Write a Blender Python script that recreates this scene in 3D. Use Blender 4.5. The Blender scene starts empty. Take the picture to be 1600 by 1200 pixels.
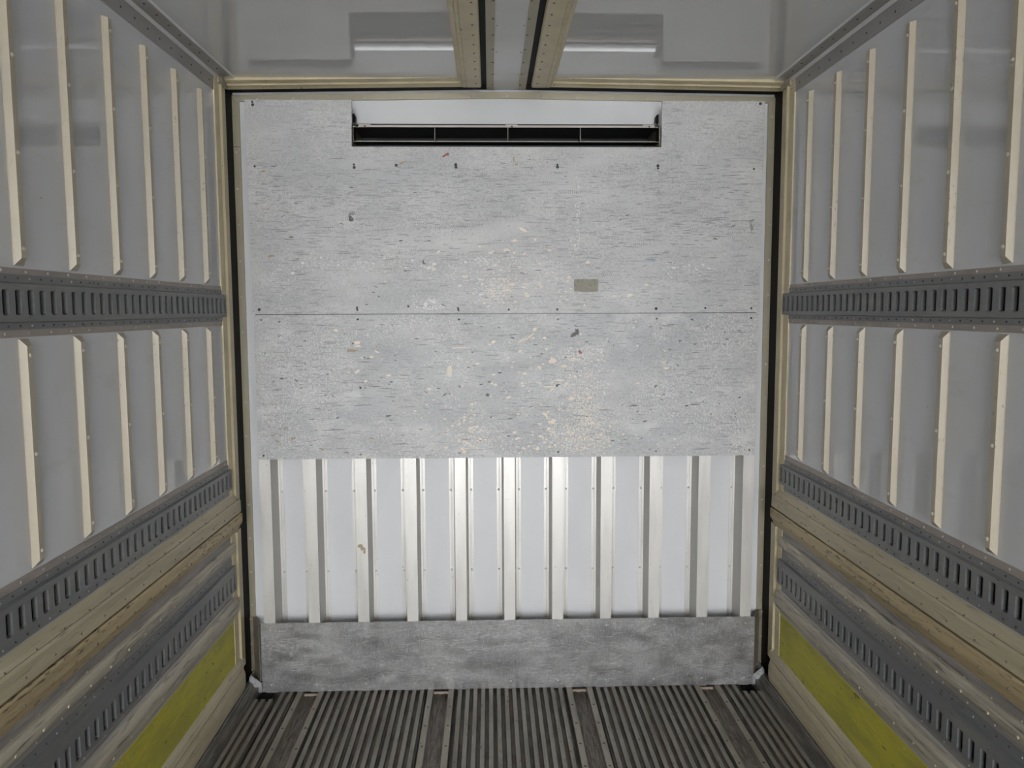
import bpy, math, random
from mathutils import Matrix, Vector
random.seed(7)
SC = bpy.context.scene
COL = SC.collection

# ------------------------------------------------------------------ camera
F_PX, PIT, YAW, ROL = 1235.21, 0.093144, 0.027426, 0.0038686
CAM = Vector((-0.07692, -3.47987, 1.68368))
def cam_axes():
    cy, sy = math.cos(YAW), math.sin(YAW)
    cp, sp = math.cos(PIT), math.sin(PIT)
    cr, sr = math.cos(ROL), math.sin(ROL)
    def to_cam(x, y, z):
        x, y = cy*x - sy*y, sy*x + cy*y
        y, z = cp*y - sp*z, sp*y + cp*z
        x, z = cr*x - sr*z, sr*x + cr*z
        return x, y, z
    cols = [to_cam(*a) for a in ((1, 0, 0), (0, 1, 0), (0, 0, 1))]
    right = Vector([c[0] for c in cols]); fwd = Vector([c[1] for c in cols]); up = Vector([c[2] for c in cols])
    return right, up, -fwd
r_, u_, b_ = cam_axes()
cd = bpy.data.cameras.new('camera'); cam = bpy.data.objects.new('camera', cd); COL.objects.link(cam)
cam.matrix_world = Matrix(((r_.x, u_.x, b_.x, CAM.x), (r_.y, u_.y, b_.y, CAM.y), (r_.z, u_.z, b_.z, CAM.z), (0, 0, 0, 1)))
cd.sensor_width = 36.0; cd.lens = F_PX / 1600 * 36.0; cd.clip_start = 0.02
SC.camera = cam

# ------------------------------------------------------------------ world, light, exposure
YR = -8.3                                   # open rear end of the cargo box
world = bpy.data.worlds.new('overcast_sky'); SC.world = world; world.use_nodes = True
bg = world.node_tree.nodes['Background']
bg.inputs['Color'].default_value = (0.975, 0.985, 1.0, 1); bg.inputs['Strength'].default_value = 15.4
pd = bpy.data.lights.new('rear_door_portal', 'AREA'); pd.shape = 'RECTANGLE'; pd.size = 2.4; pd.size_y = 2.72
pd.cycles.is_portal = True
po = bpy.data.objects.new('rear_door_portal', pd); COL.objects.link(po)
po.location = (0, YR - 0.01, 1.29); po.rotation_euler = (math.radians(90), 0, 0)   # -Z axis points to +Y, into the box
vs = SC.view_settings
SC.display_settings.display_device = 'sRGB'
vs.view_transform = 'Standard'; vs.look = 'None'; vs.gamma = 1.0; vs.use_curve_mapping = False
vs.exposure = 0.0
SC.cycles.use_denoising = True
SC.cycles.max_bounces = 14; SC.cycles.diffuse_bounces = 8; SC.cycles.glossy_bounces = 6
SC.cycles.caustics_reflective = True; SC.cycles.blur_glossy = 0.0

# ------------------------------------------------------------------ helpers
W = 1.193                                    # half width of the cargo box
ZF = -0.046                                  # top of the floor ridges
def zp(x): return 2.660                                      # roof skin itself
def zc(x): return 2.630 + 0.018 * (1 - min(1, abs(x) / W))   # slightly crowned roof

class MB:
    def __init__(s): s.v = []; s.f = []; s.m = []
    def add(s, verts, faces, mi=0):
        b = len(s.v); s.v += [tuple(v) for v in verts]
        s.f += [tuple(i + b for i in f) for f in faces]; s.m += [mi] * len(faces); return s
    def box(s, x0, x1, y0, y1, z0, z1, mi=0):
        x0, x1 = min(x0, x1), max(x0, x1); y0, y1 = min(y0, y1), max(y0, y1); z0, z1 = min(z0, z1), max(z0, z1)
        v = [(x, y, z) for z in (z0, z1) for y in (y0, y1) for x in (x0, x1)]
        return s.add(v, [(0, 2, 3, 1), (4, 5, 7, 6), (0, 1, 5, 4), (2, 6, 7, 3), (0, 4, 6, 2), (1, 3, 7, 5)], mi)
    def prism(s, pts, fn0, fn1, mi=0, mis=None):
        """closed outline pts; fn0/fn1 turn an outline point into the 3D points of the two ends"""
        n = len(pts); b = len(s.v)
        s.v += [tuple(fn0(p)) for p in pts] + [tuple(fn1(p)) for p in pts]
        for i in range(n):
            j = (i + 1) % n
            s.f.append((b + i, b + j, b + n + j, b + n + i)); s.m.append(mis[i] if mis else mi)
        s.f.append(tuple(b + i for i in range(n))[::-1]); s.m.append(mi)
        s.f.append(tuple(b + n + i for i in range(n))); s.m.append(mi)
        return s
    def rivet(s, c, n, r=0.004, h=0.0025, seg=7, mi=0):
        c = Vector(c); n = Vector(n).normalized()
        t = n.cross(Vector((0, 0, 1)) if abs(n.z) < .9 else Vector((1, 0, 0))).normalized(); u = n.cross(t)
        ring = lambda rr, hh: [c + n * hh + (t * math.cos(a) + u * math.sin(a)) * rr for a in [2 * math.pi * k / seg for k in range(seg)]]
        v = ring(r, 0) + ring(r * .72, h * .75) + [c + n * h]
        f = [(i, (i + 1) % seg, seg + (i + 1) % seg, seg + i) for i in range(seg)] + [(seg + i, seg + (i + 1) % seg, 2 * seg) for i in range(seg)]
        return s.add(v, f, mi)
    def build(s, name, mat, parent=None, kind=None, label=None, smooth=False):
        xs = [v[0] for v in s.v]; ys = [v[1] for v in s.v]; zs = [v[2] for v in s.v]
        o = Vector(((min(xs) + max(xs)) / 2, (min(ys) + max(ys)) / 2, min(zs)))
        me = bpy.data.meshes.new(name)
        me.from_pydata([(v[0] - o.x, v[1] - o.y, v[2] - o.z) for v in s.v], [], s.f)
        for m in (mat if isinstance(mat, (list, tuple)) else [mat]): me.materials.append(m)
        for p, mi in zip(me.polygons, s.m): p.material_index = mi; p.use_smooth = smooth
        import bmesh
        bm = bmesh.new(); bm.from_mesh(me); bmesh.ops.recalc_face_normals(bm, faces=bm.faces[:]); bm.to_mesh(me); bm.free()
        ob = bpy.data.objects.new(name, me); COL.objects.link(ob); place(ob, o, parent)
        if kind: ob['kind'] = kind
        if label: ob['label'] = label
        return ob
WLOC = {}
def place(ob, world_loc, parent):
    WLOC[ob.name] = Vector(world_loc)
    if parent:
        ob.parent = parent; ob.location = Vector(world_loc) - WLOC[parent.name]
    else: ob.location = world_loc
def copy_at(src, world_loc, parent):
    c = src.copy(); COL.objects.link(c); c.parent = None; place(c, world_loc, parent); return c
def empty(name, loc):
    e = bpy.data.objects.new(name, None); COL.objects.link(e); e.empty_display_size = .05; place(e, loc, None); return e
def tag(o, label, cat=None, group=None, kind=None):
    o['label'] = label
    if cat: o['category'] = cat
    if group: o['group'] = group
    if kind: o['kind'] = kind
    return o
def sx(s, h): return s * (W - h)             # X of a point h inside the side wall plane, s = -1 left, +1 right

# ------------------------------------------------------------------ materials
def mat(name, base, rough=.5, metal=0., layers=(), bump=None, spec=.5, rvar=None, aniso=0):
    """layers: (colour, scale xyz, lo, hi, amount, detail[, mask=(scale, lo, hi)]) - noise patches of another paint, dirt or wear"""
    m = bpy.data.materials.new(name); m.use_nodes = True; nt = m.node_tree; N = nt.nodes; L = nt.links
    b = N['Principled BSDF']; b.inputs['Roughness'].default_value = rough; b.inputs['Metallic'].default_value = metal
    b.inputs['Specular IOR Level'].default_value = spec
    b.inputs['Anisotropic'].default_value = aniso
    geo = N.new('ShaderNodeNewGeometry')
    def noise(scale, detail, off=0, rough_=.55):
        mp = N.new('ShaderNodeMapping'); mp.inputs['Scale'].default_value = scale; mp.inputs['Location'].default_value = (off, off * .7, off * 1.3)
        L.new(geo.outputs['Position'], mp.inputs['Vector'])
        n = N.new('ShaderNodeTexNoise'); n.inputs['Scale'].default_value = 1; n.inputs['Detail'].default_value = detail; n.inputs['Roughness'].default_value = rough_
        L.new(mp.outputs[0], n.inputs['Vector']); return n.outputs['Fac']
    def ramp(sock, lo, hi, amt=1.):
        r = N.new('ShaderNodeMapRange'); r.inputs['From Min'].default_value = lo; r.inputs['From Max'].default_value = hi; r.inputs['To Max'].default_value = amt
        L.new(sock, r.inputs['Value']); return r.outputs[0]
    def mul(a, c):
        k = N.new('ShaderNodeMath'); k.operation = 'MULTIPLY'; L.new(a, k.inputs[0]); L.new(c, k.inputs[1]); return k.outputs[0]
    cur = None
    for i, ly in enumerate(layers):
        col, scl, lo, hi, amt, det = ly[:6]
        fac = ramp(noise(scl, det, 3.1 * i + 1), lo, hi, amt)
        if len(ly) > 6 and ly[6]: fac = mul(fac, ramp(noise(ly[6][0], 3, 7.7 * i + 5), ly[6][1], ly[6][2]))
        mx = N.new('ShaderNodeMix'); mx.data_type = 'RGBA'
        L.new(fac, mx.inputs[0])
        if cur is None: mx.inputs[6].default_value = (*base, 1)
        else: L.new(cur, mx.inputs[6])
        mx.inputs[7].default_value = (*col, 1); cur = mx.outputs[2]
    if cur is None: b.inputs['Base Color'].default_value = (*base, 1)
    else: L.new(cur, b.inputs['Base Color'])
    if rvar:
        scl, det, r0, r1 = rvar
        r = N.new('ShaderNodeMapRange'); r.inputs['From Min'].default_value = .3; r.inputs['From Max'].default_value = .7
        r.inputs['To Min'].default_value = r0; r.inputs['To Max'].default_value = r1
        L.new(noise(scl, det, 11), r.inputs['Value']); L.new(r.outputs[0], b.inputs['Roughness'])
    if bump:
        scl, det, st, dist = bump
        bp = N.new('ShaderNodeBump'); bp.inputs['Strength'].default_value = st; bp.inputs['Distance'].default_value = dist
        L.new(noise(scl, det, 2), bp.inputs['Height']); L.new(bp.outputs[0], b.inputs['Normal'])
    return m
M = {}
M['panel'] = mat('white_panel_gloss', (.665, .68, .715), .015, layers=[((.62, .63, .655), (3, 3, 2), .42, .68, .6, 4), ((.56, .56, .56), (25, 4, 14), .60, .72, .4, 5), ((.20, .20, .20), (70, 70, 50), .77, .80, .8, 2)], spec=.75)
M['roof'] = mat('white_roof_gloss', (.72, .73, .755), .015, layers=[((.68, .68, .69), (2, 3, 2), .45, .7, .6, 3)], spec=.6)
M['bulk'] = mat('white_bulkhead_panel', (.73, .745, .77), .28, layers=[((.66, .67, .69), (4, 4, 2), .45, .7, .6, 4)])
M['cream'] = mat('cream_paint', (.66, .575, .385), .38, layers=[((.53, .455, .30), (9, 9, 9), .47, .7, .6, 4), ((.18, .145, .09), (80, 20, 70), .68, .74, .8, 3)])
M['slat'] = mat('cream_slat_plastic', (.475, .425, .325), .38, layers=[((.42, .38, .295), (12, 12, 6), .45, .7, .6, 4), ((.20, .18, .14), (140, 140, 70), .62, .68, .8, 4, ((2, 2, 3), .46, .60))])
M['creamdirt'] = mat('worn_cream_board', (.53, .47, .325), .5, layers=[((.41, .36, .25), (20, 2, 24), .42, .62, .8, 5), ((.20, .17, .12), (110, 9, 140), .60, .68, .7, 5), ((.62, .57, .45), (60, 4, 80), .60, .7, .5, 4)], bump=((60, 10, 60), 3, .1, .002))
M['creamold'] = mat('scuffed_cream_beading', (.50, .46, .37), .45, layers=[((.34, .31, .26), (18, 3, 40), .42, .6, .9, 5), ((.16, .14, .12), (60, 6, 110), .57, .66, .9, 5), ((.60, .565, .48), (60, 8, 100), .6, .7, .6, 4)])
M['creamtan'] = mat('yellowed_cream_profile', (.54, .43, .25), .5, layers=[((.40, .32, .19), (24, 2, 50), .42, .62, .8, 5), ((.11, .09, .06), (120, 22, 150), .55, .61, .9, 5, ((10, 1.5, 40), .46, .56))])
M['yellow'] = mat('yellow_green_board', (.53, .49, .055), .5, layers=[((.40, .375, .065), (14, 4, 14), .42, .62, .9, 5), ((.12, .11, .04), (60, 22, 50), .64, .72, .85, 4), ((.74, .68, .12), (80, 12, 120), .58, .7, .4, 4), ((.34, .31, .085), (30, 6, 60), .56, .7, .6, 5)])
M['yelloweo'] = mat('bright_yellow_edge', (.78, .71, .08), .5)
M['rail'] = mat('dark_grey_rail_paint', (.175, .182, .19), .40, layers=[((.24, .235, .225), (14, 3, 24), .48, .7, .7, 5), ((.07, .06, .05), (90, 30, 90), .68, .73, .9, 3)])
M['railstrip'] = mat('brown_grey_backing_strip', (.38, .33, .30), .5, layers=[((.26, .24, .225), (24, 5, 24), .45, .65, .7, 4)])
M['greystrip'] = mat('dusty_grey_strip', (.26, .245, .235), .45, layers=[((.42, .385, .36), (16, 3, 40), .5, .68, .7, 5), ((.14, .125, .115), (30, 5, 90), .52, .66, .8, 5)])
M['palestrip'] = mat('pale_worn_aluminium_strip', (.46, .45, .44), .42, layers=[((.29, .275, .265), (20, 3, 60), .45, .65, .8, 5)])
M['cornice'] = mat('grey_corner_trim', (.315, .305, .30), .35, layers=[((.38, .37, .365), (4, 4, 4), .45, .7, .5, 3)])
M['cornicegap'] = mat('pale_grey_joint', (.62, .62, .63), .4)
M['olive'] = mat('olive_grey_aluminium_trim', (.40, .365, .27), .38, .2, layers=[((.33, .30, .22), (6, 6, 4), .45, .7, .6, 3)])
M['bracket'] = mat('olive_metal_bracket', (.33, .295, .22), .33, .4, layers=[((.22, .19, .14), (20, 20, 20), .5, .65, .7, 4)])
M['galv'] = mat('pale_sealed_metal', (.40, .41, .42), .45, .3, layers=[((.24, .23, .22), (60, 60, 60), .48, .62, .7, 4)])
M['rubber'] = mat('black_rubber', (.006, .006, .006), .6, spec=.12)
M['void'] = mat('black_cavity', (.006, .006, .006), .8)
M['rivet'] = mat('bright_rivet', (.62, .62, .61), .3, .6)
M['darkrivet'] = mat('dull_rivet', (.20, .17, .13), .4, .3)
M['creamrivet'] = mat('cream_rivet', (.52, .48, .39), .3)
M['screw'] = mat('dark_screw', (.045, .045, .05), .45, .4)
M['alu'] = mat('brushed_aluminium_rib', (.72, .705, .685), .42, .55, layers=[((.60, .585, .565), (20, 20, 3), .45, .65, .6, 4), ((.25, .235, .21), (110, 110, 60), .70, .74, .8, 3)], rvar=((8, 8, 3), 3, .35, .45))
M['alushade'] = mat('shaded_aluminium_web', (.52, .515, .49), .5, .35)  # darker copy of the rib aluminium, shade on the webs put into the colour
M['kick'] = mat('scratched_steel_plate', (.45, .45, .455), .3, .85, layers=[((.27, .27, .275), (3.0, 3, 5), .36, .64, .8, 6), ((.74, .74, .74), (30, 1, 500), .54, .60, .8, 5, ((4, 3, 9), .40, .60)), ((.26, .255, .25), (300, 1, 40), .56, .63, .25, 5, ((5, 3, 5), .35, .65)), ((.23, .225, .22), (36, 1, 500), .57, .63, .6, 4), ((.68, .68, .68), (460, 1, 60), .57, .63, .6, 3)], rvar=((9, 10, 20), 5, .28, .58), bump=((60, 30, 400), 3, .05, .0006), aniso=.3)
M['scratch'] = mat('bright_scratch', (.70, .70, .70), .3, .85)
M['scratchd'] = mat('dark_scratch', (.22, .215, .21), .4, .8)
M['ridge'] = mat('worn_aluminium_floor_ridge', (.275, .26, .225), .48, .2, layers=[((.165, .155, .13), (12, 3, 4), .42, .62, .8, 5), ((.36, .345, .305), (150, 6, 10), .56, .68, .7, 4), ((.085, .075, .06), (80, 30, 10), .62, .7, .8, 4)])
M['groove'] = mat('dirty_floor_groove', (.135, .118, .096), .7, layers=[((.055, .045, .037), (40, 8, 5), .45, .6, .8, 5), ((.15, .085, .055), (14, 3, 5), .56, .66, .6, 4)])
M['wideridge'] = mat('bright_floor_edge_strip', (.31, .285, .235), .42, .3, layers=[((.20, .18, .15), (24, 5, 4), .45, .65, .8, 5), ((.10, .09, .07), (90, 30, 10), .64, .7, .7, 4)])
M['channel'] = mat('dusty_floor_channel', (.20, .18, .15), .6, .1, layers=[((.085, .07, .058), (110, 10, 5), .44, .58, .9, 6), ((.32, .30, .265), (260, 90, 5), .58, .66, .7, 3)])
M['curb'] = mat('dark_floor_curb', (.19, .178, .155), .42, .25, layers=[((.09, .08, .07), (40, 5, 30), .44, .6, .85, 5), ((.32, .30, .27), (70, 8, 70), .6, .7, .6, 4)])
M['copper'] = mat('rusty_pink_bar', (.52, .42, .35), .45, .3)
M['evapmetal'] = mat('pale_duct_strip', (.46, .415, .38), .35, .2)
M['ductblack'] = mat('black_duct', (.012, .013, .012), .45)
M['ductedge'] = mat('duct_edge_metal', (.36, .36, .32), .45, .3)
M['tape'] = mat('old_paper_tape', (.36, .345, .29), .7, layers=[((.22, .20, .16), (60, 60, 60), .55, .7, .7, 5)])
M['ply_edge'] = mat('plywood_edge', (.40, .36, .30), .7)
def plyboard(name, base, wear):
    return mat(name, base, .42, layers=[
        ((.49, .505, .525), (2.6, 1, 4.5), .42, .60, .45 + .25 * wear, 6),
        ((.71, .71, .71), (5, 1, 8), .52, .64, .7 * wear, 6),
        ((.36, .37, .385), (14, 1, 120), .56, .60, .8, 6, ((2.2, 1, 5), .43, .54)),
        ((.36, .37, .385), (420, 1, 85), .52, .58, .45 + .3 * wear, 3, ((3.5, 1, 11), .43, .52)),
        ((.84, .825, .81), (380, 1, 150), .55, .60, .9 * wear, 4, ((2.6, 1, 3.2), .45, .55)),
        ((.24, .235, .23), (60, 1, 480), .61, .65, .9, 4, ((3, 1, 7), .43, .54)),
        ((.38, .385, .40), (100, 1, 420), .54, .59, .4 + .3 * wear, 4, ((2, 1, 9), .42, .52)),
        ((.13, .125, .12), (190, 1, 210), .70, .73, .9, 3),
        ], bump=((40, 40, 160), 4, .06, .001), rvar=((6, 6, 12), 4, .36, .5))
M['ply_a'] = plyboard('grey_painted_plywood', (.60, .60, .605), .45)
M['ply_b'] = plyboard('scuffed_grey_plywood', (.57, .575, .585), 1.0)
M['chip'] = mat('bare_cream_chip', (.86, .77, .66), .5)
M['chipw'] = mat('white_scuff', (.80, .79, .79), .5)
M['mark'] = mat('dark_scuff_mark', (.13, .125, .12), .5)
M['markg'] = mat('grey_scuff_mark', (.30, .305, .32), .5)
M['red'] = mat('red_mark', (.36, .11, .10), .5)
M['blue'] = mat('blue_mark', (.22, .34, .46), .5)
M['stain'] = mat('brown_stain', (.42, .34, .24), .5)
M['ground'] = mat('grey_yard_concrete', (.30, .295, .285), .8, layers=[((.24, .235, .225), (.8, .8, 1), .45, .6, .7, 5)])

# ------------------------------------------------------------------ the yard outside the open rear
g = MB().box(-40, 40, -60, 12, -1.35, -1.20).build('ground', M['ground'])
tag(g, 'grey concrete yard under and behind the truck body', 'ground', kind='structure')

# ------------------------------------------------------------------ floor
fl = empty('floor', (0, -3, ZF - .05)); tag(fl, 'ribbed dark aluminium truck floor with lengthwise channels', 'floor', kind='structure')
PX, RW, GD = .0352, .0192, .013               # ridge pitch, ridge width, groove depth
X0 = .005
def plank(centres, widths, x_a, x_b, y1, name='floor_plank', mats=None):
    """one extruded plank: ridges at the given centres standing on a web from x_a to x_b"""
    b = MB(); top, low = ZF, ZF - GD; pts = [(x_a, low - .012), (x_a, low)]; mis = [0, 1]
    for c, w in zip(centres, widths):
        pts += [(c - w / 2 - .001, low), (c - w / 2 + .001, top), (c + w / 2 - .001, top), (c + w / 2 + .001, low)]; mis += [1, 0, 1, 1]
    pts += [(x_b, low), (x_b, low - .012)]; mis += [0, 0]
    b.prism(pts, lambda p: (p[0], YR, p[1]), lambda p: (p[0], y1, p[1]), mis=mis)
    return b.build(name, mats or [M['ridge'], M['groove']], fl)
YE = .10
segs = []
inner = [X0 + (k + .5) * PX for k in range(-7, 7)]
mid = [.6135 + k * PX for k in range(-6, 7)]
def planks_from(cs):
    i = 0; out = []
    while i < len(cs):
        n = 5 if len(cs) - i in (5, 9, 14, 13) else 4
        out.append(cs[i:i + n]); i += n
    return out
for cs in (inner, [X0 + c for c in mid], [X0 - c for c in mid][::-1]):
    for grp in planks_from(cs):
        plank(grp, [RW] * len(grp), grp[0] - PX / 2 + .001, grp[-1] + PX / 2 - .001, YE)
for s in (-1, 1):                             # outer planks, the last three ridges stop short of the bulkhead
    cs = sorted(X0 + s * c for c in (.998, 1.033)); plank(cs, [RW] * 2, cs[0] - PX / 2 + .001, cs[-1] + PX / 2 - .001, YE)
    cs = sorted(X0 * .3 + s * c for c in (1.070, 1.1045, 1.1355)); plank(cs, [RW] * 3, cs[0] - PX / 2 + .001, cs[-1] + PX / 2 - .006, -.057)
for c in (-.909, -.317, .317, .909):          # four recessed channels between wide drilled edge strips
    c += X0; b = MB()
    pts = [(c - .035, ZF - .034), (c + .035, ZF - .034), (c + .035, ZF - .028)]
    for k in (.5, -.5):
        pts += [(c + k * .034 + .006, ZF - .028), (c + k * .034 + .004, ZF - .0262), (c + k * .034 - .004, ZF - .0262), (c + k * .034 - .006, ZF - .028)]
    pts += [(c - .035, ZF - .028)]
    b.prism(pts, lambda p: (p[0], YR, p[1]), lambda p: (p[0], YE, p[1]))
    ch = b.build('floor_channel', M['channel'], fl, label='recessed dusty channel in the ribbed floor')
    for s in (-1, 1):
        e = MB(); xa, xb = c + s * .035, c + s * .0595
        e.box(xa, xb, YR, YE, ZF - .032, ZF)
        st = e.build('edge_strip', M['wideridge'], fl)
        h = MB()
        for k in range(16):
            h.rivet(((xa + xb) / 2, -.155 - .157 * k, ZF + .0002), (0, 0, 1), .0055, .0006, 8)
        h.build('screws', M['screw'], st, kind='stuff')
    MB().prism([(.018, ZF - .034), (.018, ZF - .022), (.022, ZF - .018), (.03, ZF - .020), (.03, ZF - .034)],
               lambda p: (c - .034, p[0], p[1]), lambda p: (c + .034, p[0], p[1])).build('end_bar', M['copper'], fl, label='pinkish metal bar closing the floor channel')
for s in (-1, 1):                             # raised curb along each side
    b = MB(); o = [(1.199, -.004), (1.180, -.004), (1.177, -.010), (1.172, -.010), (1.169, -.022), (1.166, -.022), (1.163, -.030), (1.146, -.030), (1.145, -.09), (1.199, -.09)]
    b.prism(o, lambda p: (s * p[0], YR, p[1]), lambda p: (s * p[0], .085, p[1]), mi=0)
    cb = b.build('side_curb', M['curb'], fl)
    h = MB()
    for k in range(230):
        h.rivet((s * (1.1545 + random.uniform(-.006, .006)), -.07 - .0115 * k + random.uniform(-.004, .004), -.030), (0, 0, 1), random.uniform(.0022, .004), .002, 5)
    h.build('weld_beads', M['curb'], cb, kind='stuff')
    h2 = MB().box(s * 1.085, s * 1.146, -.055, .10, ZF - .035, ZF - .03); h2.build('corner_drain', M['void'], fl)
MB().box(-1.2, 1.2, YR, .10, ZF - .10, ZF - .0345).build('under_deck', M['groove'], fl)

# ------------------------------------------------------------------ side walls (wings)
YP0 = -.15
SLY = [-.335 - .2485 * k for k in range(10)]
def slat_mesh(z0, z1, s):
    """tapered cream scuff strip with chamfered ends, modelled on the wall plane, near edge at y = 0"""
    b = MB(); H, B, T = .018, .038, .020; c = .017; ct = .005 if z1 > 2 else c
    def ring(h, ya, yb, zo): return [(sx(s, h), ya, z0 + zo), (sx(s, h), yb, z0 + zo), (sx(s, h), yb, z1 - min(zo, ct)), (sx(s, h), ya, z1 - min(zo, ct))]
    v = ring(0, 0, B, 0) + ring(.003, 0, B, .001) + ring(H, .0045, .0045 + T, c)
    f = [(0, 1, 2, 3)]
    for q in (0, 4):
        for i in range(4): j = (i + 1) % 4; f.append((q + i, q + j, q + 4 + j, q + 4 + i))
    f.append((8, 9, 10, 11)); b.add(v, f); return b
def slots_rail(b, s, z0, z1, sz0, sz1, ynear, h_face, lip=.012, depth=.036, width=.025, p=.05):
    """perforated rail face: slots cut through, each with inward lips"""
    y = ynear; n = int((ynear - YR - .1) / p); X = sx(s, h_face); XL = sx(s, h_face - lip)
    yend = YP0 + .012
    b.add([(X, yend, z0), (X, y + width, z0), (X, y + width, z1), (X, yend, z1)], [(0, 1, 2, 3)]) if yend > y + width else None
    for k in range(n):
        a0 = y - k * p; a1 = a0 + width; g0 = a0 - (p - width)
        b.add([(X, g0, z0), (X, a0, z0), (X, a0, z1), (X, g0, z1)], [(0, 1, 2, 3)])
        c = .0035
        hole = [(a0 + c, sz0), (a1 - c, sz0), (a1, sz0 + c), (a1, sz1 - c), (a1 - c, sz1), (a0 + c, sz1), (a0, sz1 - c), (a0, sz0 + c)]
        out = [(a0, z0), (a1, z0), (a1, z1), (a0, z1)]
        v = [(X, *q) for q in hole] + [(XL, *q) for q in hole] + [(X, *q) for q in out]
        f = [(i, (i + 1) % 8, 8 + (i + 1) % 8, 8 + i) for i in range(8)]
        f += [(16, 17, 1, 0), (18, 19, 5, 4), (16, 0, 7), (17, 2, 1), (18, 4, 3), (19, 6, 5)]
        b.add(v, f)
    return b
def strip(s, z0, z1, h0, h1=None, y0=YR, y1=None, back=-.004):
    h1 = h0 if h1 is None else h1; y1 = YP0 if y1 is None else y1
    return MB().prism([(back, z0), (h0, z0), (h1, z1), (back, z1)], lambda p: (sx(s, p[0]), y0, p[1]), lambda p: (sx(s, p[0]), y1, p[1]))
def profile(s, pts, y0=YR, y1=None):
    y1 = YP0 if y1 is None else y1
    return MB().prism(pts, lambda p: (sx(s, p[0]), y0, p[1]), lambda p: (sx(s, p[0]), y1, p[1]))
def rail_thing(s, zs, ynear, label, mirror_low=True, name='lashing_rail'):
    """zs: z of (upper strip top, strip/edge, edge/face, slot top, slot bottom, face/edge, edge/strip, lower strip bottom)"""
    a, e1, f1, st, sb, f2, e2, lo = zs
    t = empty(name, (sx(s, 0), -1.5, lo)); tag(t, label, 'rail', 'slotted lashing rails on the side walls')
    HF = .015
    b = MB(); slots_rail(b, s, f2 + .002, f1 - .004, sb, st, ynear, HF)
    fc = b.build('slotted_face', M['rail'], t)
    yb = YP0 + .012
    for z0, z1, h0, h1 in ((f1 - .004, f1 - .001, HF, .004), (f2 - .001, f2 + .002, .004, HF)):
        strip(s, z0, z1, h0, h1, y1=yb, back=0).build('face_edge', M['rail'], t)
    strip(s, f1 - .001, e1, .005, y1=yb).build('flange', M['rail'], t)
    strip(s, e2, f2 - .001, .005, y1=yb).build('flange', M['rail'], t)
    if a > e1: strip(s, e1, a, .0025, y1=yb).build('backing_strip', M['railstrip'], t)
    if lo < e2: strip(s, lo, e2, .0025, y1=yb).build('backing_strip', M['railstrip'], t)
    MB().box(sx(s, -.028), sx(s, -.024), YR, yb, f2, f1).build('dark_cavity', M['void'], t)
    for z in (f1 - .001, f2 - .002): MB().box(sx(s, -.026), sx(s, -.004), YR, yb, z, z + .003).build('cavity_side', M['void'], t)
    r = MB(); n = (-s, 0, 0)
    for k in range(50):
        y = YP0 - .03 - .048 * k
        r.rivet((sx(s, .005), y, (f1 + e1) / 2), n, .003, .002, 6, mi=0 if k % 4 else 1); r.rivet((sx(s, .005), y, (f2 + e2) / 2), n, .003, .002, 6, mi=0 if k % 4 else 1)
        if a > e1 and k % 2 == 0: r.rivet((sx(s, .0025), y - .01, (a + e1) / 2), n, .0042, .0025, 7, mi=1)
        if lo < e2 and k % 2 == 0: r.rivet((sx(s, .0025), y - .01, (lo + e2) / 2), n, .0042, .0025, 7, mi=1)
    r.build('rivets', [M['screw'], M['palestrip']], t, kind='stuff')
    return t

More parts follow.
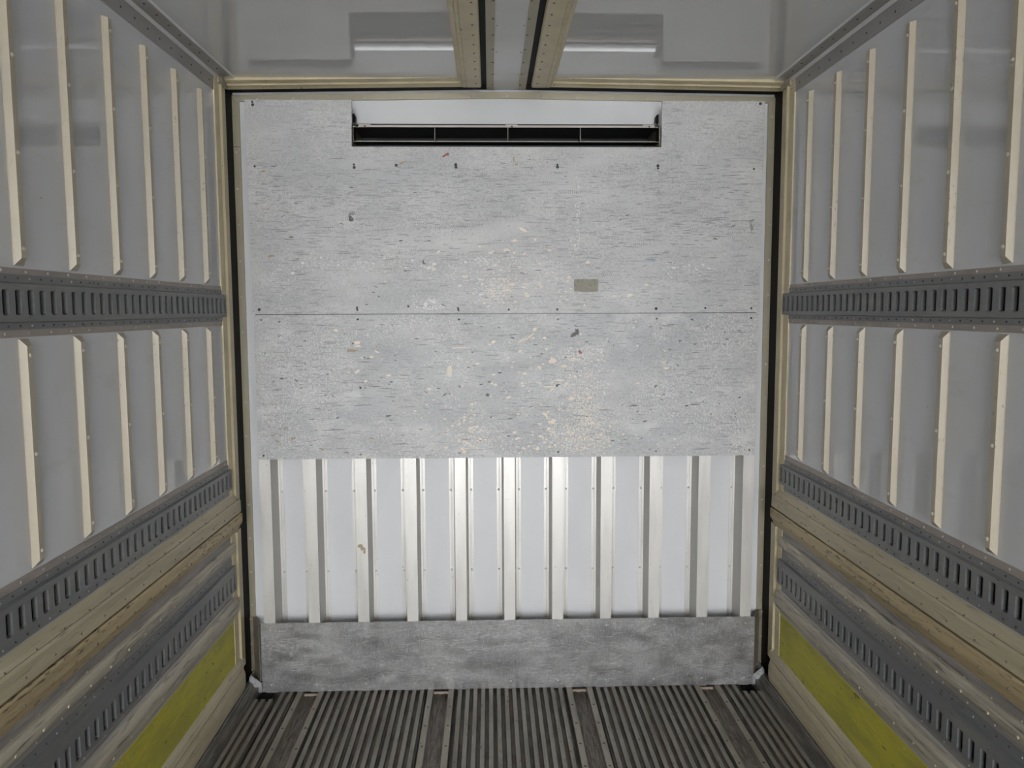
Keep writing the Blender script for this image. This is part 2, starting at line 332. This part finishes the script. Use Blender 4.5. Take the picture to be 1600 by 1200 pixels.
for s, side in ((-1, 'left'), (1, 'right')):
    # panel between sill and cornice, in two fields above and below the middle rail
    wl = MB().box(sx(s, 0), sx(s, -.02), YR, .0, 1.772, 2.66).build('wall_' + side, M['panel'])
    tag(wl, f'glossy light grey {side} wall of the truck body with cream upright slats', 'wall', kind='structure')
    MB().box(sx(s, 0), sx(s, -.02), YR, .0, 1.034, 1.642).build('wall_panel', M['panel'], wl)
    MB().box(sx(s, -.03), sx(s, -.05), YR, .0, -.1, 2.66).build('outer_skin', M['panel'], wl)
    src = {}
    rv = MB()
    for z0, z1 in ((1.793, 2.536), (1.064, 1.620)):
        for k, y in enumerate(SLY):
            y_ = y - (.012 if s > 0 and k > 3 else 0) * 0
            if k == 0:
                o = slat_mesh(z0, z1, s).build('slat', M['slat'], wl); d0 = WLOC[o.name].copy()
                o.location.y += y_; WLOC[o.name].y += y_; src[z0] = (o, d0)
            else:
                o, d0 = src[z0]; copy_at(o, d0 + Vector((0, y_, 0)), wl)
            n = 4 if z1 > 2 else 3
            for q in range(n):
                rv.rivet((sx(s, .018), y_ + .0155, z0 + .04 + (z1 - z0 - .08) * q / (n - 1)), (-s, 0, 0), .0062, .0042, 8)
    rv.build('slat_rivets', M['creamrivet'], wl, kind='stuff', smooth=True)
    # sill at the foot of the wing: two cream boards
    profile(s, [(-.004, .902), (.003, .902), (.021, .872), (-.004, .872)], y1=-.10).build('sill_board', M['creamdirt'], wl)
    profile(s, [(-.004, .8705), (.022, .8705), (.026, .862), (.027, .8165), (.022, .8115), (-.004, .8115)], y1=-.07).build('sill_board', M['creamdirt'], wl)
    MB().box(sx(s, .004), sx(s, -.004), YR, -.11, .902, .9055).build('sill_bead', M['palestrip'], wl)
    r = MB()
    for k in range(26):
        r.rivet((sx(s, .0265), -.16 - .126 * k, .832), (-s, 0, .1), .0038, .002, 6); r.rivet((sx(s, .020), -.10 - .126 * k, .874), (-s, 0, .8), .0035, .002, 6)
    r.build('sill_nails', M['darkrivet'], wl, kind='stuff')
    MB().box(sx(s, .014), sx(s, -.01), YR, -.06, .8062, .8113).build('sill_gap_shade', M['rubber'], wl)  # black strip added to paint the shadow in the gap below the sill
    # middle and lower lashing rail of the wing
    yn = -.153 if s < 0 else -.128
    rail_thing(s, (1.787, 1.772, 1.754, 1.736, 1.676, 1.659, 1.642, 1.624), yn - .023 * 0 , f'dark grey slotted lashing rail at eye level on the {side} wall, uppermost of three')
    rail_thing(s, (1.057, 1.036, 1.018, 1.000, .943, .927, .906, .906), -.166 if s < 0 else -.150, f'dark grey slotted lashing rail on the {side} wall just above the cream sill boards')
    # ---- drop side below the wing
    t = empty('drop_side', (sx(s, 0), -1.5, 0)); tag(t, f'hinged lower {side} side gate with cream profiles and a yellow-green panel', 'side gate')
    y1 = -.145
    profile(s, [(-.02, .806), (.023, .806), (.027, .800), (.026, .766), (.014, .744), (.004, .726), (-.02, .726)], y1=-.055).build('top_profile', M['creamtan'], t)
    strip(s, .6975, .7255, .003, y1=y1).build('grey_strip', M['greystrip'], t)
    bead = lambda z0, z1, h, n=7: [(-.01, z0), (.002, z0)] + [(.002 + h * math.sin(math.pi * (.06 + .88 * i / n)), z0 + (z1 - z0) * (.5 - .5 * math.cos(math.pi * i / n))) for i in range(n + 1)] + [(.002, z1), (-.01, z1)]
    profile(s, bead(.648, .697, .016), y1=y1 + .012).build('beading', M['creamold'], t)
    strip(s, .6275, .6475, .004, y1=y1).build('worn_strip', M['greystrip'], t)
    # rails sit in the recess .486-.627
    strip(s, .4615, .4845, .004, y1=y1).build('worn_strip', M['greystrip'], t)
    strip(s, .4495, .461, .006, y1=y1).build('pale_strip', M['palestrip'], t)
    profile(s, bead(.372, .449, .020, 9), y1=y1 + .02).build('beading', M['creamold'], t)
    strip(s, .356, .3715, .005, y1=y1 + .03).build('pale_strip', M['palestrip'], t)
    yp = strip(s, .161, .349, .004, y1=y1 + .03).build('yellow_panel', M['yellow'], t, label='yellow-green painted plywood panel')
    strip(s, .3495, .3555, .004, .006, y1=y1 + .03).build('yellow_edge', M['yelloweo'], t)
    profile(s, [(-.02, .004), (.012, .004), (.017, .03), (.017, .075), (.010, .100), (.012, .112), (.020, .122), (.016, .140), (.004, .1605), (-.02, .1605)], y1=-.06).build('bottom_board', M['creamdirt'], t)
    r = MB(); n = (-s, 0, 0)
    for k in range(24):
        y = -.19 - .115 * k
        r.rivet((sx(s, .0265), y, .770), (-s, 0, -.1), .0045, .003, 6, 1)
        r.rivet((sx(s, .0175), y - .03, .664), n, .005, .003, 8); r.rivet((sx(s, .0205), y - .05, .398), (-s, 0, -.3), .005, .003, 8)
        r.rivet((sx(s, .003), y - .02, .698), n, .0035, .002, 6, 2); r.rivet((sx(s, .004), y - .04, .637), n, .0035, .002, 6, 2); r.rivet((sx(s, .004), y - .06, .473), n, .0035, .002, 6, 2)
        r.rivet((sx(s, .017), y, .055), n, .004, .003, 6, 3); r.rivet((sx(s, .017), y - .05, .124), n, .004, .003, 6, 3)
        if k % 2: r.rivet((sx(s, .004), y, .17), n, .003, .002, 6, 3); r.rivet((sx(s, .004), y + .03, .335), n, .003, .002, 6, 3)
    r.build('rivets', [M['creamdirt'], M['darkrivet'], M['palestrip'], M['creamold']], t, kind='stuff')
    rail_thing(s, (.627, .627, .600, .558, .498, .4855, .4848, .4848), -.160 if s < 0 else -.150, f'dark grey slotted lashing rail on the lower {side} gate above the yellow panel')
    # ---- cream end frame of wing and gate, black seal beyond it
    n_ = 1 if s < 0 else 2
    fr = empty(f'trim_{n_}', (sx(s, 0), -.07, 0)); tag(fr, f'cream end frame of the {side} wing beside the bulkhead', 'trim', kind='structure')
    pr = [(-.02, -.15), (.006, -.15), (.006, -.105), (.003, -.10), (.003, -.088), (.011, -.080), (.011, -.068), (.005, -.060), (.002, -.005), (-.02, -.005)]
    for z0, z1 in ((.815, zc(W)), (.10, .725)):
        MB().prism(pr, lambda p: (sx(s, p[0]), p[1], z0), lambda p: (sx(s, p[0]), p[1], z1)).build('frame_profile', M['cream'], fr)
    # ---- corner cornice
    co = MB().prism([(-.004, 2.577), (.004, 2.577), (.005, 2.632), (-.004, 2.632)], lambda p: (sx(s, p[0]), YR, p[1]), lambda p: (sx(s, p[0]), -.15, p[1])).build(f'trim_{n_ + 2}', M['cornice'])
    tag(co, f'dark grey riveted corner trim between {side} wall and roof', 'trim', kind='structure')
    zt = zc(W) + .020
    MB().prism([(-.004, 2.6325), (.005, 2.6325), (.012, zt - .007), (.012, zt + .01), (-.004, zt + .01)], lambda p: (sx(s, p[0]), YR, p[1]), lambda p: (sx(s, p[0]), -.12, p[1])).build('pale_joint', M['cornicegap'], co)
    MB().prism([(.0125, zt - .0065), (.052, zt - .0005), (.052, zt + .003), (.0125, zt + .003)], lambda p: (sx(s, p[0]), YR, p[1]), lambda p: (sx(s, p[0]), -.10, p[1])).build('upper_strip', M['cornice'], co)
    r = MB()
    for k in range(24):
        r.rivet((sx(s, .004), -.2 - .095 * k, 2.603), (-s, 0, 0), .004, .0025, 6); r.rivet((sx(s, .036), -.2 - .095 * k, zt - .0028), (0, 0, -1), .004, .0025, 6)
    r.build('rivets', M['screw'], co, kind='stuff')

# ------------------------------------------------------------------ ceiling
XB = .207
ce = MB()
for s in (-1, 1):
    pts = [(s * XB, 2.661), (s * 1.136, 2.659), (s * 1.142, zc(W) + .0235), (s * (W + .03), zc(W) + .0235), (s * (W + .03), 2.72), (s * XB, 2.72)]
    if s < 0: first = pts
b = MB().prism(first, lambda p: (p[0], YR, p[1]), lambda p: (p[0], -.03, p[1]))
ce = b.build('ceiling', M['roof']); tag(ce, 'glossy white truck roof with a cream and olive centre beam', 'ceiling', kind='structure')
MB().prism(pts, lambda p: (p[0], YR, p[1]), lambda p: (p[0], -.03, p[1])).build('roof_panel', M['roof'], ce)
ZB = zc(0)
MB().box(-.0545, .0545, YR, .10, ZB + .003, ZB + .05).build('centre_panel', M['bulk'], ce)
rvd = MB()
for s in (-1, 1):
    MB().box(s * .0545, s * .0855, YR, .10, ZB - .001, ZB + .05).build('olive_strip', M['olive'], ce)
    MB().box(s * .0857, s * .1075, YR, .10, ZB + .004, ZB + .05).build('seal_strip', M['rubber'], ce)
    o = [(.1077, ZB + .05), (.1077, ZB - .002), (.112, ZB - .008), (.170, ZB - .008), (.171, ZB - .006), (.173, ZB - .006), (.174, ZB - .008), (.184, ZB - .008), (.185, ZB - .006), (.187, ZB - .006), (.188, ZB - .008), (.207, zp(XB) + .002), (.207, ZB + .05)]
    MB().prism(o, lambda p: (s * p[0], YR, p[1]), lambda p: (s * p[0], .035, p[1])).build('beam_profile', M['cream'], ce)
    for k in range(26):
        rvd.rivet((s * .130, -.03 - .098 * k, ZB - .008), (0, 0, -1), .0045, .003, 7)
        rvd.rivet((s * .060, .02 - .155 * k, ZB - .001), (0, 0, -1), .0045, .003, 7)
        rvd.box(s * .175, s * .183, -.06 - .095 * k, -.0615 - .095 * k, ZB - .0084, ZB - .0078)
        if k % 2: rvd.rivet((s * .046, .02 - .14 * k, ZB + .003), (0, 0, -1), .003, .0015, 6)
rvd.build('rivets', M['darkrivet'], ce, kind='stuff')

# header profile across the end of the roof
hd = empty('trim_5', (0, -.03, 2.6)); tag(hd, 'cream header profile across the roof above the bulkhead', 'trim', kind='structure')
for s in (-1, 1):
    pr = [(-.035, .06), (-.035, .016), (-.012, .010), (-.009, .013), (-.004, .013), (.0, .004), (.008, .003), (.014, .0045), (.034, -.003), (.034, .06)]
    MB().prism(pr, lambda p: (s * (W + .0), p[0], zc(W) + p[1]), lambda p: (s * .178, p[0], zc(.178) + p[1])).build('header_profile', M['cream'], hd)
    # mitred corner block
    MB().box(sx(s, .012), sx(s, -.01), -.11, -.004, zc(W) - .012, zc(W) + .02).build('corner_block', M['creamold'], hd)

# black rubber seal framing the bulkhead
se = empty('trim_6', (0, .05, 0)); tag(se, 'black rubber seal framing the bulkhead', 'trim', kind='structure')
for s in (-1, 1):
    MB().box(sx(s, -.003), sx(s, -.03), -.005, .12, -.06, zc(W) + .02).build('side_seal', M['rubber'], se)
    MB().prism([(.034, .0), (.034, .05), (.12, .05), (.12, .0)], lambda p: (s * (W + .02), p[0], zc(W) + .004 + p[1]), lambda p: (0, p[0], zc(0) + .004 + p[1])).build('top_seal', M['rubber'], se)

# ------------------------------------------------------------------ bulkhead (front wall)
YB = .11
HX, HZ0, HZ1 = .672, 2.37, 2.504
b = MB()
b.box(-1.23, 1.23, YB, YB + .02, -.08, HZ0).box(-1.23, -HX, YB, YB + .02, HZ0, 2.70).box(HX, 1.23, YB, YB + .02, HZ0, 2.70).box(-HX, HX, YB, YB + .02, HZ1, 2.70)
wf = b.build('wall_front', M['bulk']); tag(wf, 'white front bulkhead of the truck body with aluminium ribs', 'wall', kind='structure')
MB().box(-.008, .008, YB - .002, YB, HZ1, 2.60).build('joint_strip', M['bulk'], wf)
RIB = [-1.082, -.881, -.658, -.436, -.215, .005, .223, .443, .664, .886, 1.088]
YRF = .012
for i, x in enumerate(RIB):
    f, w_ = .025, .033
    lw = .026; base = YB - .001
    if i == 0: L_, R_ = -.030, .056
    elif i == 10: L_, R_ = -.056, .030
    else: L_, R_ = -.056, .056
    t = .0025
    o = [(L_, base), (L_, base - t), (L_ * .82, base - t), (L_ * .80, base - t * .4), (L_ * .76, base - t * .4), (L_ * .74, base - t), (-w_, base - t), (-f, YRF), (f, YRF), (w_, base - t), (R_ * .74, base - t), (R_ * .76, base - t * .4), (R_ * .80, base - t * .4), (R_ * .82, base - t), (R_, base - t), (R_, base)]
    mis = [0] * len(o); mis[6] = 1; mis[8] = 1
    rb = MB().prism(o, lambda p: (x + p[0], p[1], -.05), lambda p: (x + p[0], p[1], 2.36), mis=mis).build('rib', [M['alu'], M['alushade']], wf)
    r = MB()
    for z in (.105, .483, .861):
        for q in (-.0465, .0465):
            if L_ < q < R_: r.rivet((x + q, base - t, z), (0, -1, 0), .0055, .0045, 8)
    r.build('rivets', M['rivet'], rb, kind='stuff', smooth=True)

st = MB()
for x, z, w, h in ((-.668, .628, .03, .02), (-.655, .618, .03, .014), (-.648, .604, .014, .028), (-.66, .622, .012, .03)):
    blob0 = [(x + w / 2 * math.cos(a) * random.uniform(.6, 1.2), YRF - .0005 - .0004 * len(st.f), z + h / 2 * math.sin(a) * random.uniform(.6, 1.2)) for a in [k * .7 for k in range(9)]]
    st.add(blob0, [tuple(range(9))])
st.build('brown_smear', M['stain'], wf, kind='stuff')

# olive angle trim around the bulkhead
ol = empty('trim_7', (0, .1, 0)); tag(ol, 'olive grey riveted metal trim framing the white bulkhead', 'trim', kind='structure')
XO, XI = 1.1965, 1.166
for s in (-1, 1):
    zo, zi = zc(XO) - .009, zc(XI) - .036
    for pts in ([(s * XO, 2.402), (s * XI, 2.402), (s * XI, zi), (s * XO, zo)], [(s * XO, -.06), (s * (XI + .006), -.06), (s * XI, 2.3995), (s * XO, 2.3995)]):
        MB().prism(pts, lambda p: (p[0], .098, p[1]), lambda p: (p[0], YB, p[1])).build('side_trim', M['olive'], ol)
    MB().prism([(s * (XO - .002), zo + .001), (s * (XI - .001), zi + .001), (0, zc(0) - .036), (0, zc(0) - .009)], lambda p: (p[0], .098, p[1]), lambda p: (p[0], YB, p[1])).build('top_trim', M['olive'], ol)
r = MB()
for s in (-1, 1):
    for k in range(15): r.rivet((s * (XI + .019), .098, .33 + .1575 * k), (0, -1, 0), .0048, .003, 8)
for k in range(-7, 8): r.rivet((.003 + .1557 * k, .098, zc(.1557 * k) - .028), (0, -1, 0), .0048, .003, 8)
r.build('rivets', M['rivet'], ol, kind='stuff', smooth=True)

# ------------------------------------------------------------------ cooling air outlet behind the notch
ev = empty('air_outlet', (0, .05, 2.40)); tag(ev, 'long black cooling air outlet with metal dividers in the board notch', 'air outlet')
DX0, DX1, DZ0, DZ1, DY = -.660, .664, 2.411, 2.4705, .028
MB().box(-.70, .70, .30, .31, 2.36, 2.50).build('duct_back', M['ductblack'], ev)
MB().box(-.668, .668, .05, .30, 2.372, 2.376).build('duct_floor', M['ductblack'], ev)
MB().box(-.668, .668, .131, .30, 2.483, 2.487).build('duct_roof', M['ductblack'], ev)
MB().box(-.668, .668, .058, .30, 2.4875, 2.492).build('duct_lid', M['ductblack'], ev)
for s in (-1, 1): MB().box(s * .6655, s * .6715, .03, .30, 2.376, 2.483).build('duct_side', M['bracket'], ev)
tk = .0015
fb = MB(); fb.box(DX0, DX1, DY, .10, DZ0 - tk, DZ0).box(DX0, DX1, DY, .10, DZ1, DZ1 + tk)
fb.build('outlet_tray', M['ductblack'], ev)
e = MB(); e.box(DX0, DX1, DY - .001, DY, DZ0 - tk, DZ0).box(DX0, DX1, DY - .001, DY, DZ1, DZ1 + tk).box(DX0 - tk, DX0, DY - .001, DY, DZ0 - tk, DZ1 + tk).box(DX1, DX1 + tk, DY - .001, DY, DZ0 - tk, DZ1 + tk)
e.build('outlet_rim', M['ductedge'], ev)
for x in (DX0 - tk / 2, -.310, .006, .320, DX1 + tk / 2):
    d = MB().box(x - tk / 2, x + tk / 2, DY + .0002, .10, DZ0, DZ1).build('divider', M['ductblack'], ev)
    if abs(x) < .6: MB().box(x - tk / 2, x + tk / 2, DY - .001, DY, DZ0, DZ1).build('divider_edge', M['ductedge'], d)
MB().box(DX0, DX1, .094, .098, DZ0 + .012, DZ0 + .016).build('inner_louvre', M['ductedge'], ev)
MB().box(-.60, .61, .05, .054, DZ1 + tk, 2.4845).build('metal_strip', M['evapmetal'], ev)
for x in (-.615, .022, .622):
    MB().box(x - .026, x + .026, .046, .05, DZ1 + tk, 2.4875).build('strip_bracket', M['evapmetal'], ev)
    MB().rivet((x + .002, .046, 2.479), (0, -1, 0), .004, .002, 8).build('bolt', M['screw'], ev)
for s in (-1, 1):
    MB().prism([(.655, 2.498), (.668, 2.498), (.668, 2.535), (.661, 2.535), (.655, 2.525)], lambda p: (s * p[0], .06, p[1]), lambda p: (s * p[0], .085, p[1])).build('side_latch', M['rubber'], ev)

# ------------------------------------------------------------------ plywood boards
def blob(b, x, z, w, h, rot=0., y=-.0003, mi=0, n=9, jag=.35):
    pts = []; y -= random.random() * .0006
    for k in range(n):
        a = 2 * math.pi * k / n; q = 1 + random.uniform(-jag, jag); px, pz = w / 2 * q * math.cos(a), h / 2 * q * math.sin(a)
        pts.append((x + px * math.cos(rot) - pz * math.sin(rot), y, z + px * math.sin(rot) + pz * math.cos(rot)))
    b.add(pts, [tuple(range(n))], mi)
PXL, PXR, PS = -1.108, 1.112, 1.6685
b = MB()
b.prism([(PXL, PS + .0012), (PXR, PS + .0012), (PXR + .004, 2.577), (.671, 2.577), (.668, 2.383), (-.664, 2.383), (-.661, 2.577), (PXL - .004, 2.577)],
        lambda p: (p[0], 0, p[1]), lambda p: (p[0], .0115, p[1]))
up = b.build('plywood_board', M['ply_a']); tag(up, 'large upper grey plywood board with a notch cut for the air outlet', 'board')
lo = MB().box(PXL + .004, PXR - .003, 0, .0115, 1.0295, PS - .0012).build('plywood_board', M['ply_b']); tag(lo, 'lower grey plywood board with cream paint chips above the aluminium ribs', 'board')
MB().box(PXL + .01, PXR - .01, .003, .0115, PS - .0011, PS + .0011).build('joint_shade_strip', M['void'], lo)  # black strip painted in as the shadow of the seam, hides the ribs behind
scr = {up: [(-1.080, 2.568), (-1.078, 2.556), (1.096, 2.567), (-1.078, 2.300), (-.656, 2.308), (-.655, 2.296), (-.475, 2.305), (-.220, 2.308), (-.219, 2.297), (.218, 2.308), (.219, 2.298), (.655, 2.304), (.656, 2.293), (1.075, 2.291), (-1.079, 1.690), (-.656, 1.697), (-.655, 1.688), (-.433, 1.702), (-.216, 1.693), (-.215, 1.685), (.006, 1.686), (.219, 1.686), (.655, 1.688), (.873, 1.690), (1.078, 1.688)],
       lo: [(-1.072, 1.645), (-.654, 1.646), (-.213, 1.644), (.222, 1.643), (.658, 1.644), (1.079, 1.645), (-1.081, 1.047), (-.653, 1.049), (-.216, 1.051), (.223, 1.053), (.663, 1.052), (1.085, 1.054), (-.649, 1.346), (-.213, 1.349), (.217, 1.349), (.659, 1.346)]}
for bd, ps in scr.items():
    r = MB()
    for x, z in ps:
        r.rivet((x, -.0002, z), (0, -1, 0), .0066 if bd is up and random.random() < .5 else .0048, .0012, 9, 0 if bd is up else random.choice((0, 1)))
    r.build('screws', [M['screw'], M['darkrivet']], bd, kind='stuff')
def clusters(b, spec):
    for cx, cz, sx_, sz_, n, wmin, wmax, asp, mi in spec:
        for _ in range(n):
            x, z = random.gauss(cx, sx_), random.gauss(cz, sz_); w = random.uniform(wmin, wmax) * random.uniform(.5, 1.2)
            if bounds[0] < x - w and x + w < bounds[1] and bounds[2] < z - w and z + w < bounds[3]:
                blob(b, x, z, w, w * asp * random.uniform(.6, 1.4), random.gauss(0, .25), mi=mi)
MM = [M['chip'], M['chipw'], M['mark'], M['markg'], M['red'], M['blue'], M['stain']]
bounds = (PXL + .02, PXR - .02, PS + .012, 2.37)
b = MB()
clusters(b, [(-.06, 1.755, .05, .035, 260, .002, .009, .7, 1), (-.05, 1.76, .05, .03, 90, .003, .012, .5, 0), (-.35, 1.70, .035, .02, 130, .002, .007, .8, 1), (-.09, 1.90, .05, .010, 110, .002, .008, .6, 1), (-.02, 1.82, .02, .03, 90, .002, .009, .7, 0), (-.20, 1.84, .06, .02, 60, .002, .007, .7, 1), (-.78, 1.88, .12, .02, 160, .002, .006, .9, 1), (.15, 1.83, .05, .04, 110, .002, .008, .7, 1), (.75, 1.87, .08, .015, 90, .002, .006, .8, 1), (-1.0, 1.80, .04, .06, 90, .002, .006, .9, 1), (.31, 2.1, .006, .09, 70, .002, .005, 1.6, 1), (.29, 1.96, .012, .03, 40, .002, .005, 1.6, 1),
             (-.07, 1.80, .07, .06, 40, .004, .022, .5, 1), (-.02, 1.79, .10, .06, 40, .004, .022, .5, 0), (-.35, 1.70, .03, .02, 26, .004, .016, .6, 1), (.15, 1.80, .12, .07, 34, .004, .020, .6, 0), (.05, 1.93, .1, .04, 8, .012, .03, .5, 0),
             (-.75, 1.88, .18, .03, 26, .004, .014, .8, 1), (-.4, 1.86, .12, .04, 14, .006, .022, .35, 0), (.75, 1.86, .12, .03, 16, .005, .018, .5, 1), (.45, 1.74, .15, .04, 12, .006, .022, .4, 0), (-.30, 1.88, .03, .01, 9, .006, .02, .6, 1), (-.07, 1.90, .06, .012, 18, .006, .02, .5, 1)])
for _ in range(420):
    blob(b, random.uniform(-1.06, 1.07), random.choice((random.uniform(1.70, 2.34), random.uniform(1.9, 2.30))), random.uniform(.008, .07), random.uniform(.0015, .004), random.gauss(0, .03), mi=3, n=8)
for _ in range(150):
    x0, z0 = random.uniform(-1.0, 1.0), random.uniform(1.75, 2.32)           # rows of short ticks left by load edges
    for k in range(random.randint(5, 16)): blob(b, x0 + k * .0085, z0 + random.gauss(0, .001), .003, .007, .2, mi=3, n=5)
for _ in range(46):
    blob(b, random.uniform(-1.05, 1.05), random.uniform(1.70, 2.34), random.uniform(.006, .03), random.uniform(.002, .006), random.gauss(0, .2), mi=2, n=7)
for x, z, w, h, ro, mi in ((-.268, 2.345, .03, .010, .5, 4), (-.255, 2.352, .012, .012, 0, 4), (-.675, 2.08, .02, .03, .3, 2), (-.67, 2.10, .035, .012, 0, 3), (-.46, 1.985, .02, .007, .1, 2), (-.365, 1.895, .006, .018, 0, 2), (-.362, 1.888, .014, .006, 0, 2),
                            (.07, 2.03, .04, .012, -.4, 0), (.62, 1.903, .05, .006, 0, 5), (.64, 1.896, .03, .005, 0, 5), (-1.02, 1.92, .03, .012, 0, 6), (-1.04, 2.28, .02, .008, 0, 6), (.03, 2.33, .006, .03, 0, 6), (.04, 2.31, .02, .006, 0, 6), (-.45, 2.315, .03, .008, .5, 6), (1.07, 2.07, .03, .012, .2, 3), (1.07, 2.04, .012, .04, .2, 3)):
    blob(b, x, z, w, h, ro, y=-.0005, mi=mi)
b.build('paint_marks', MM, up, kind='stuff')
bounds = (PXL + .02, PXR - .02, 1.04, PS - .012)
b = MB()
clusters(b, [(.34, 1.30, .035, .09, 420, .002, .007, .9, 0), (.33, 1.12, .08, .05, 420, .002, .008, .8, 0), (.20, 1.10, .10, .05, 120, .002, .008, .8, 1), (-.17, 1.12, .07, .06, 160, .002, .008, .8, 0), (.75, 1.15, .2, .1, 160, .002, .006, .8, 1), (-.5, 1.1, .3, .05, 200, .002, .006, .7, 1), (-.3, 1.58, .15, .05, 120, .002, .006, .8, 1),
             (.15, 1.38, .12, .13, 62, .005, .024, .5, 0), (.35, 1.25, .05, .12, 150, .003, .010, .7, 0), (.33, 1.13, .09, .06, 150, .003, .012, .6, 0), (-.18, 1.15, .05, .08, 60, .004, .016, .6, 0), (-.15, 1.42, .14, .1, 34, .004, .018, .5, 0), (.14, 1.12, .06, .06, 40, .008, .026, .5, 0),
             (-.60, 1.45, .10, .08, 22, .006, .026, .4, 0), (-.3, 1.15, .2, .07, 60, .003, .010, .6, 1), (.6, 1.45, .2, .1, 18, .006, .022, .4, 0), (.35, 1.35, .05, .10, 90, .003, .010, .7, 1), (-.6, 1.15, .2, .06, 26, .005, .02, .35, 6), (.55, 1.1, .2, .05, 60, .003, .010, .6, 1), (-1.0, 1.12, .05, .05, 10, .008, .03, .4, 6)])
for _ in range(330):
    blob(b, random.uniform(-1.06, 1.07), random.uniform(1.05, 1.64), random.uniform(.01, .08), random.uniform(.001, .003), random.gauss(0, .03), mi=random.choice((3, 3, 2)), n=8)
for _ in range(130):
    blob(b, random.uniform(-1.05, 1.05), random.uniform(1.05, 1.64), random.uniform(.005, .022), random.uniform(.002, .007), random.gauss(0, .3), mi=2, n=7)
for x, z, w, h, ro, mi in ((-.257, 1.42, .019, .056, .05, 0), (.196, 1.462, .036, .026, .5, 0), (.12, 1.60, .020, .014, .5, 0), (.095, 1.565, .07, .007, .7, 0), (.06, 1.55, .05, .007, .6, 0), (-.21, 1.52, .08, .006, 0, 0), (.23, 1.375, .036, .009, 0, 0), (.18, 1.345, .07, .009, 0, 0), (-.66, 1.545, .03, .014, 0, 0), (-.655, 1.53, .03, .008, 0, 0), (-.68, 1.51, .06, .014, -.05, 6), (.14, 1.43, .012, .02, .8, 0),
                            (.29, 1.575, .034, .018, .5, 2), (.305, 1.588, .016, .028, .2, 2), (.318, 1.501, .015, .013, .4, 4), (.322, 1.495, .012, .010, 0, 4), (-.53, 1.22, .03, .008, .1, 2), (-.09, 1.31, .014, .014, .5, 2), (.56, 1.26, .04, .006, 0, 2), (.83, 1.262, .05, .006, 0, 2), (-1.06, 1.50, .008, .01, 0, 5), (-.98, 1.44, .012, .006, 0, 5)):
    blob(b, x, z, w, h, ro, y=-.0005, mi=mi)
b.build('paint_marks', MM, lo, kind='stuff')
tp = MB().prism([(.292, 1.818), (.396, 1.818), (.399, 1.812), (.3975, 1.764), (.345, 1.761), (.292, 1.765)], lambda p: (p[0], -.0012, p[1]), lambda p: (p[0], -.0001, p[1])).build('tape_patch', M['tape'])
tag(tp, 'small brownish rectangle of old tape on the upper plywood board', 'tape')

# ------------------------------------------------------------------ kick plate and corner brackets
kp = MB().box(-1.122, 1.131, .0065, .0115, ZF + .0005, .277).build('kick_plate', M['kick']); tag(kp, 'scratched bare metal kick plate riveted along the foot of the bulkhead', 'plate')
r = MB()
for x in RIB:
    for z in (.246, -.013): r.rivet((x + (.003 if abs(x) < 1 else 0), .0065, z), (0, -1, 0), .0055, .003, 9)
r.build('rivets', M['rivet'], kp, kind='stuff', smooth=True)
b = MB()
for _ in range(520):
    x = random.uniform(-1.06, 1.07); z = random.uniform(-.03, .262); l = random.uniform(.008, .07)
    tilt = random.gauss(.08, .12) if x < .5 else random.gauss(.35, .2)
    if abs(x) < 1.08 and z > -.035: blob(b, x, z, l, random.uniform(.0007, .0022), tilt, y=.0064, mi=random.choice((0, 0, 0, 1)), n=6)
for _ in range(120):
    blob(b, random.uniform(-1.06, 1.07), random.uniform(-.02, .25), random.uniform(.0008, .0016), random.uniform(.008, .04), random.gauss(0, .1), y=.0064, mi=1, n=6)
b.build('scratches', [M['scratch'], M['scratchd']], kp, kind='stuff')
for s, side in ((-1, 'left'), (1, 'right')):
    t = empty('corner_bracket', (s * 1.18, .08, -.03)); tag(t, f'olive metal corner bracket at the {side} end of the kick plate', 'bracket')
    MB().box(s * 1.183, s * 1.213, .094, .0975, .0, .277).build('flange', M['bracket'], t)
    MB().prism([(1.183, .094), (1.183, .0975), (1.136, .030), (1.139, .028)], lambda p: (s * p[0], p[1], -.02), lambda p: (s * p[0], p[1], .277)).build('web', M['bracket'], t)
    MB().prism([(1.181, .03), (1.181, -.055), (1.130, -.055), (1.132, -.01)], lambda p: (s * p[0], .022, p[1]), lambda p: (s * p[0], .026, p[1])).build('gusset', M['galv'], t)
    MB().box(s * 1.179, s * 1.186, .02, .09, -.02, .02).build('sealed_seam', M['galv'], t)
    r = MB()
    for z in (.02, .145, .265): r.rivet((s * 1.198, .094, z), (0, -1, 0), .005, .003, 8)
    r.build('rivets', M['rivet'], t, kind='stuff')
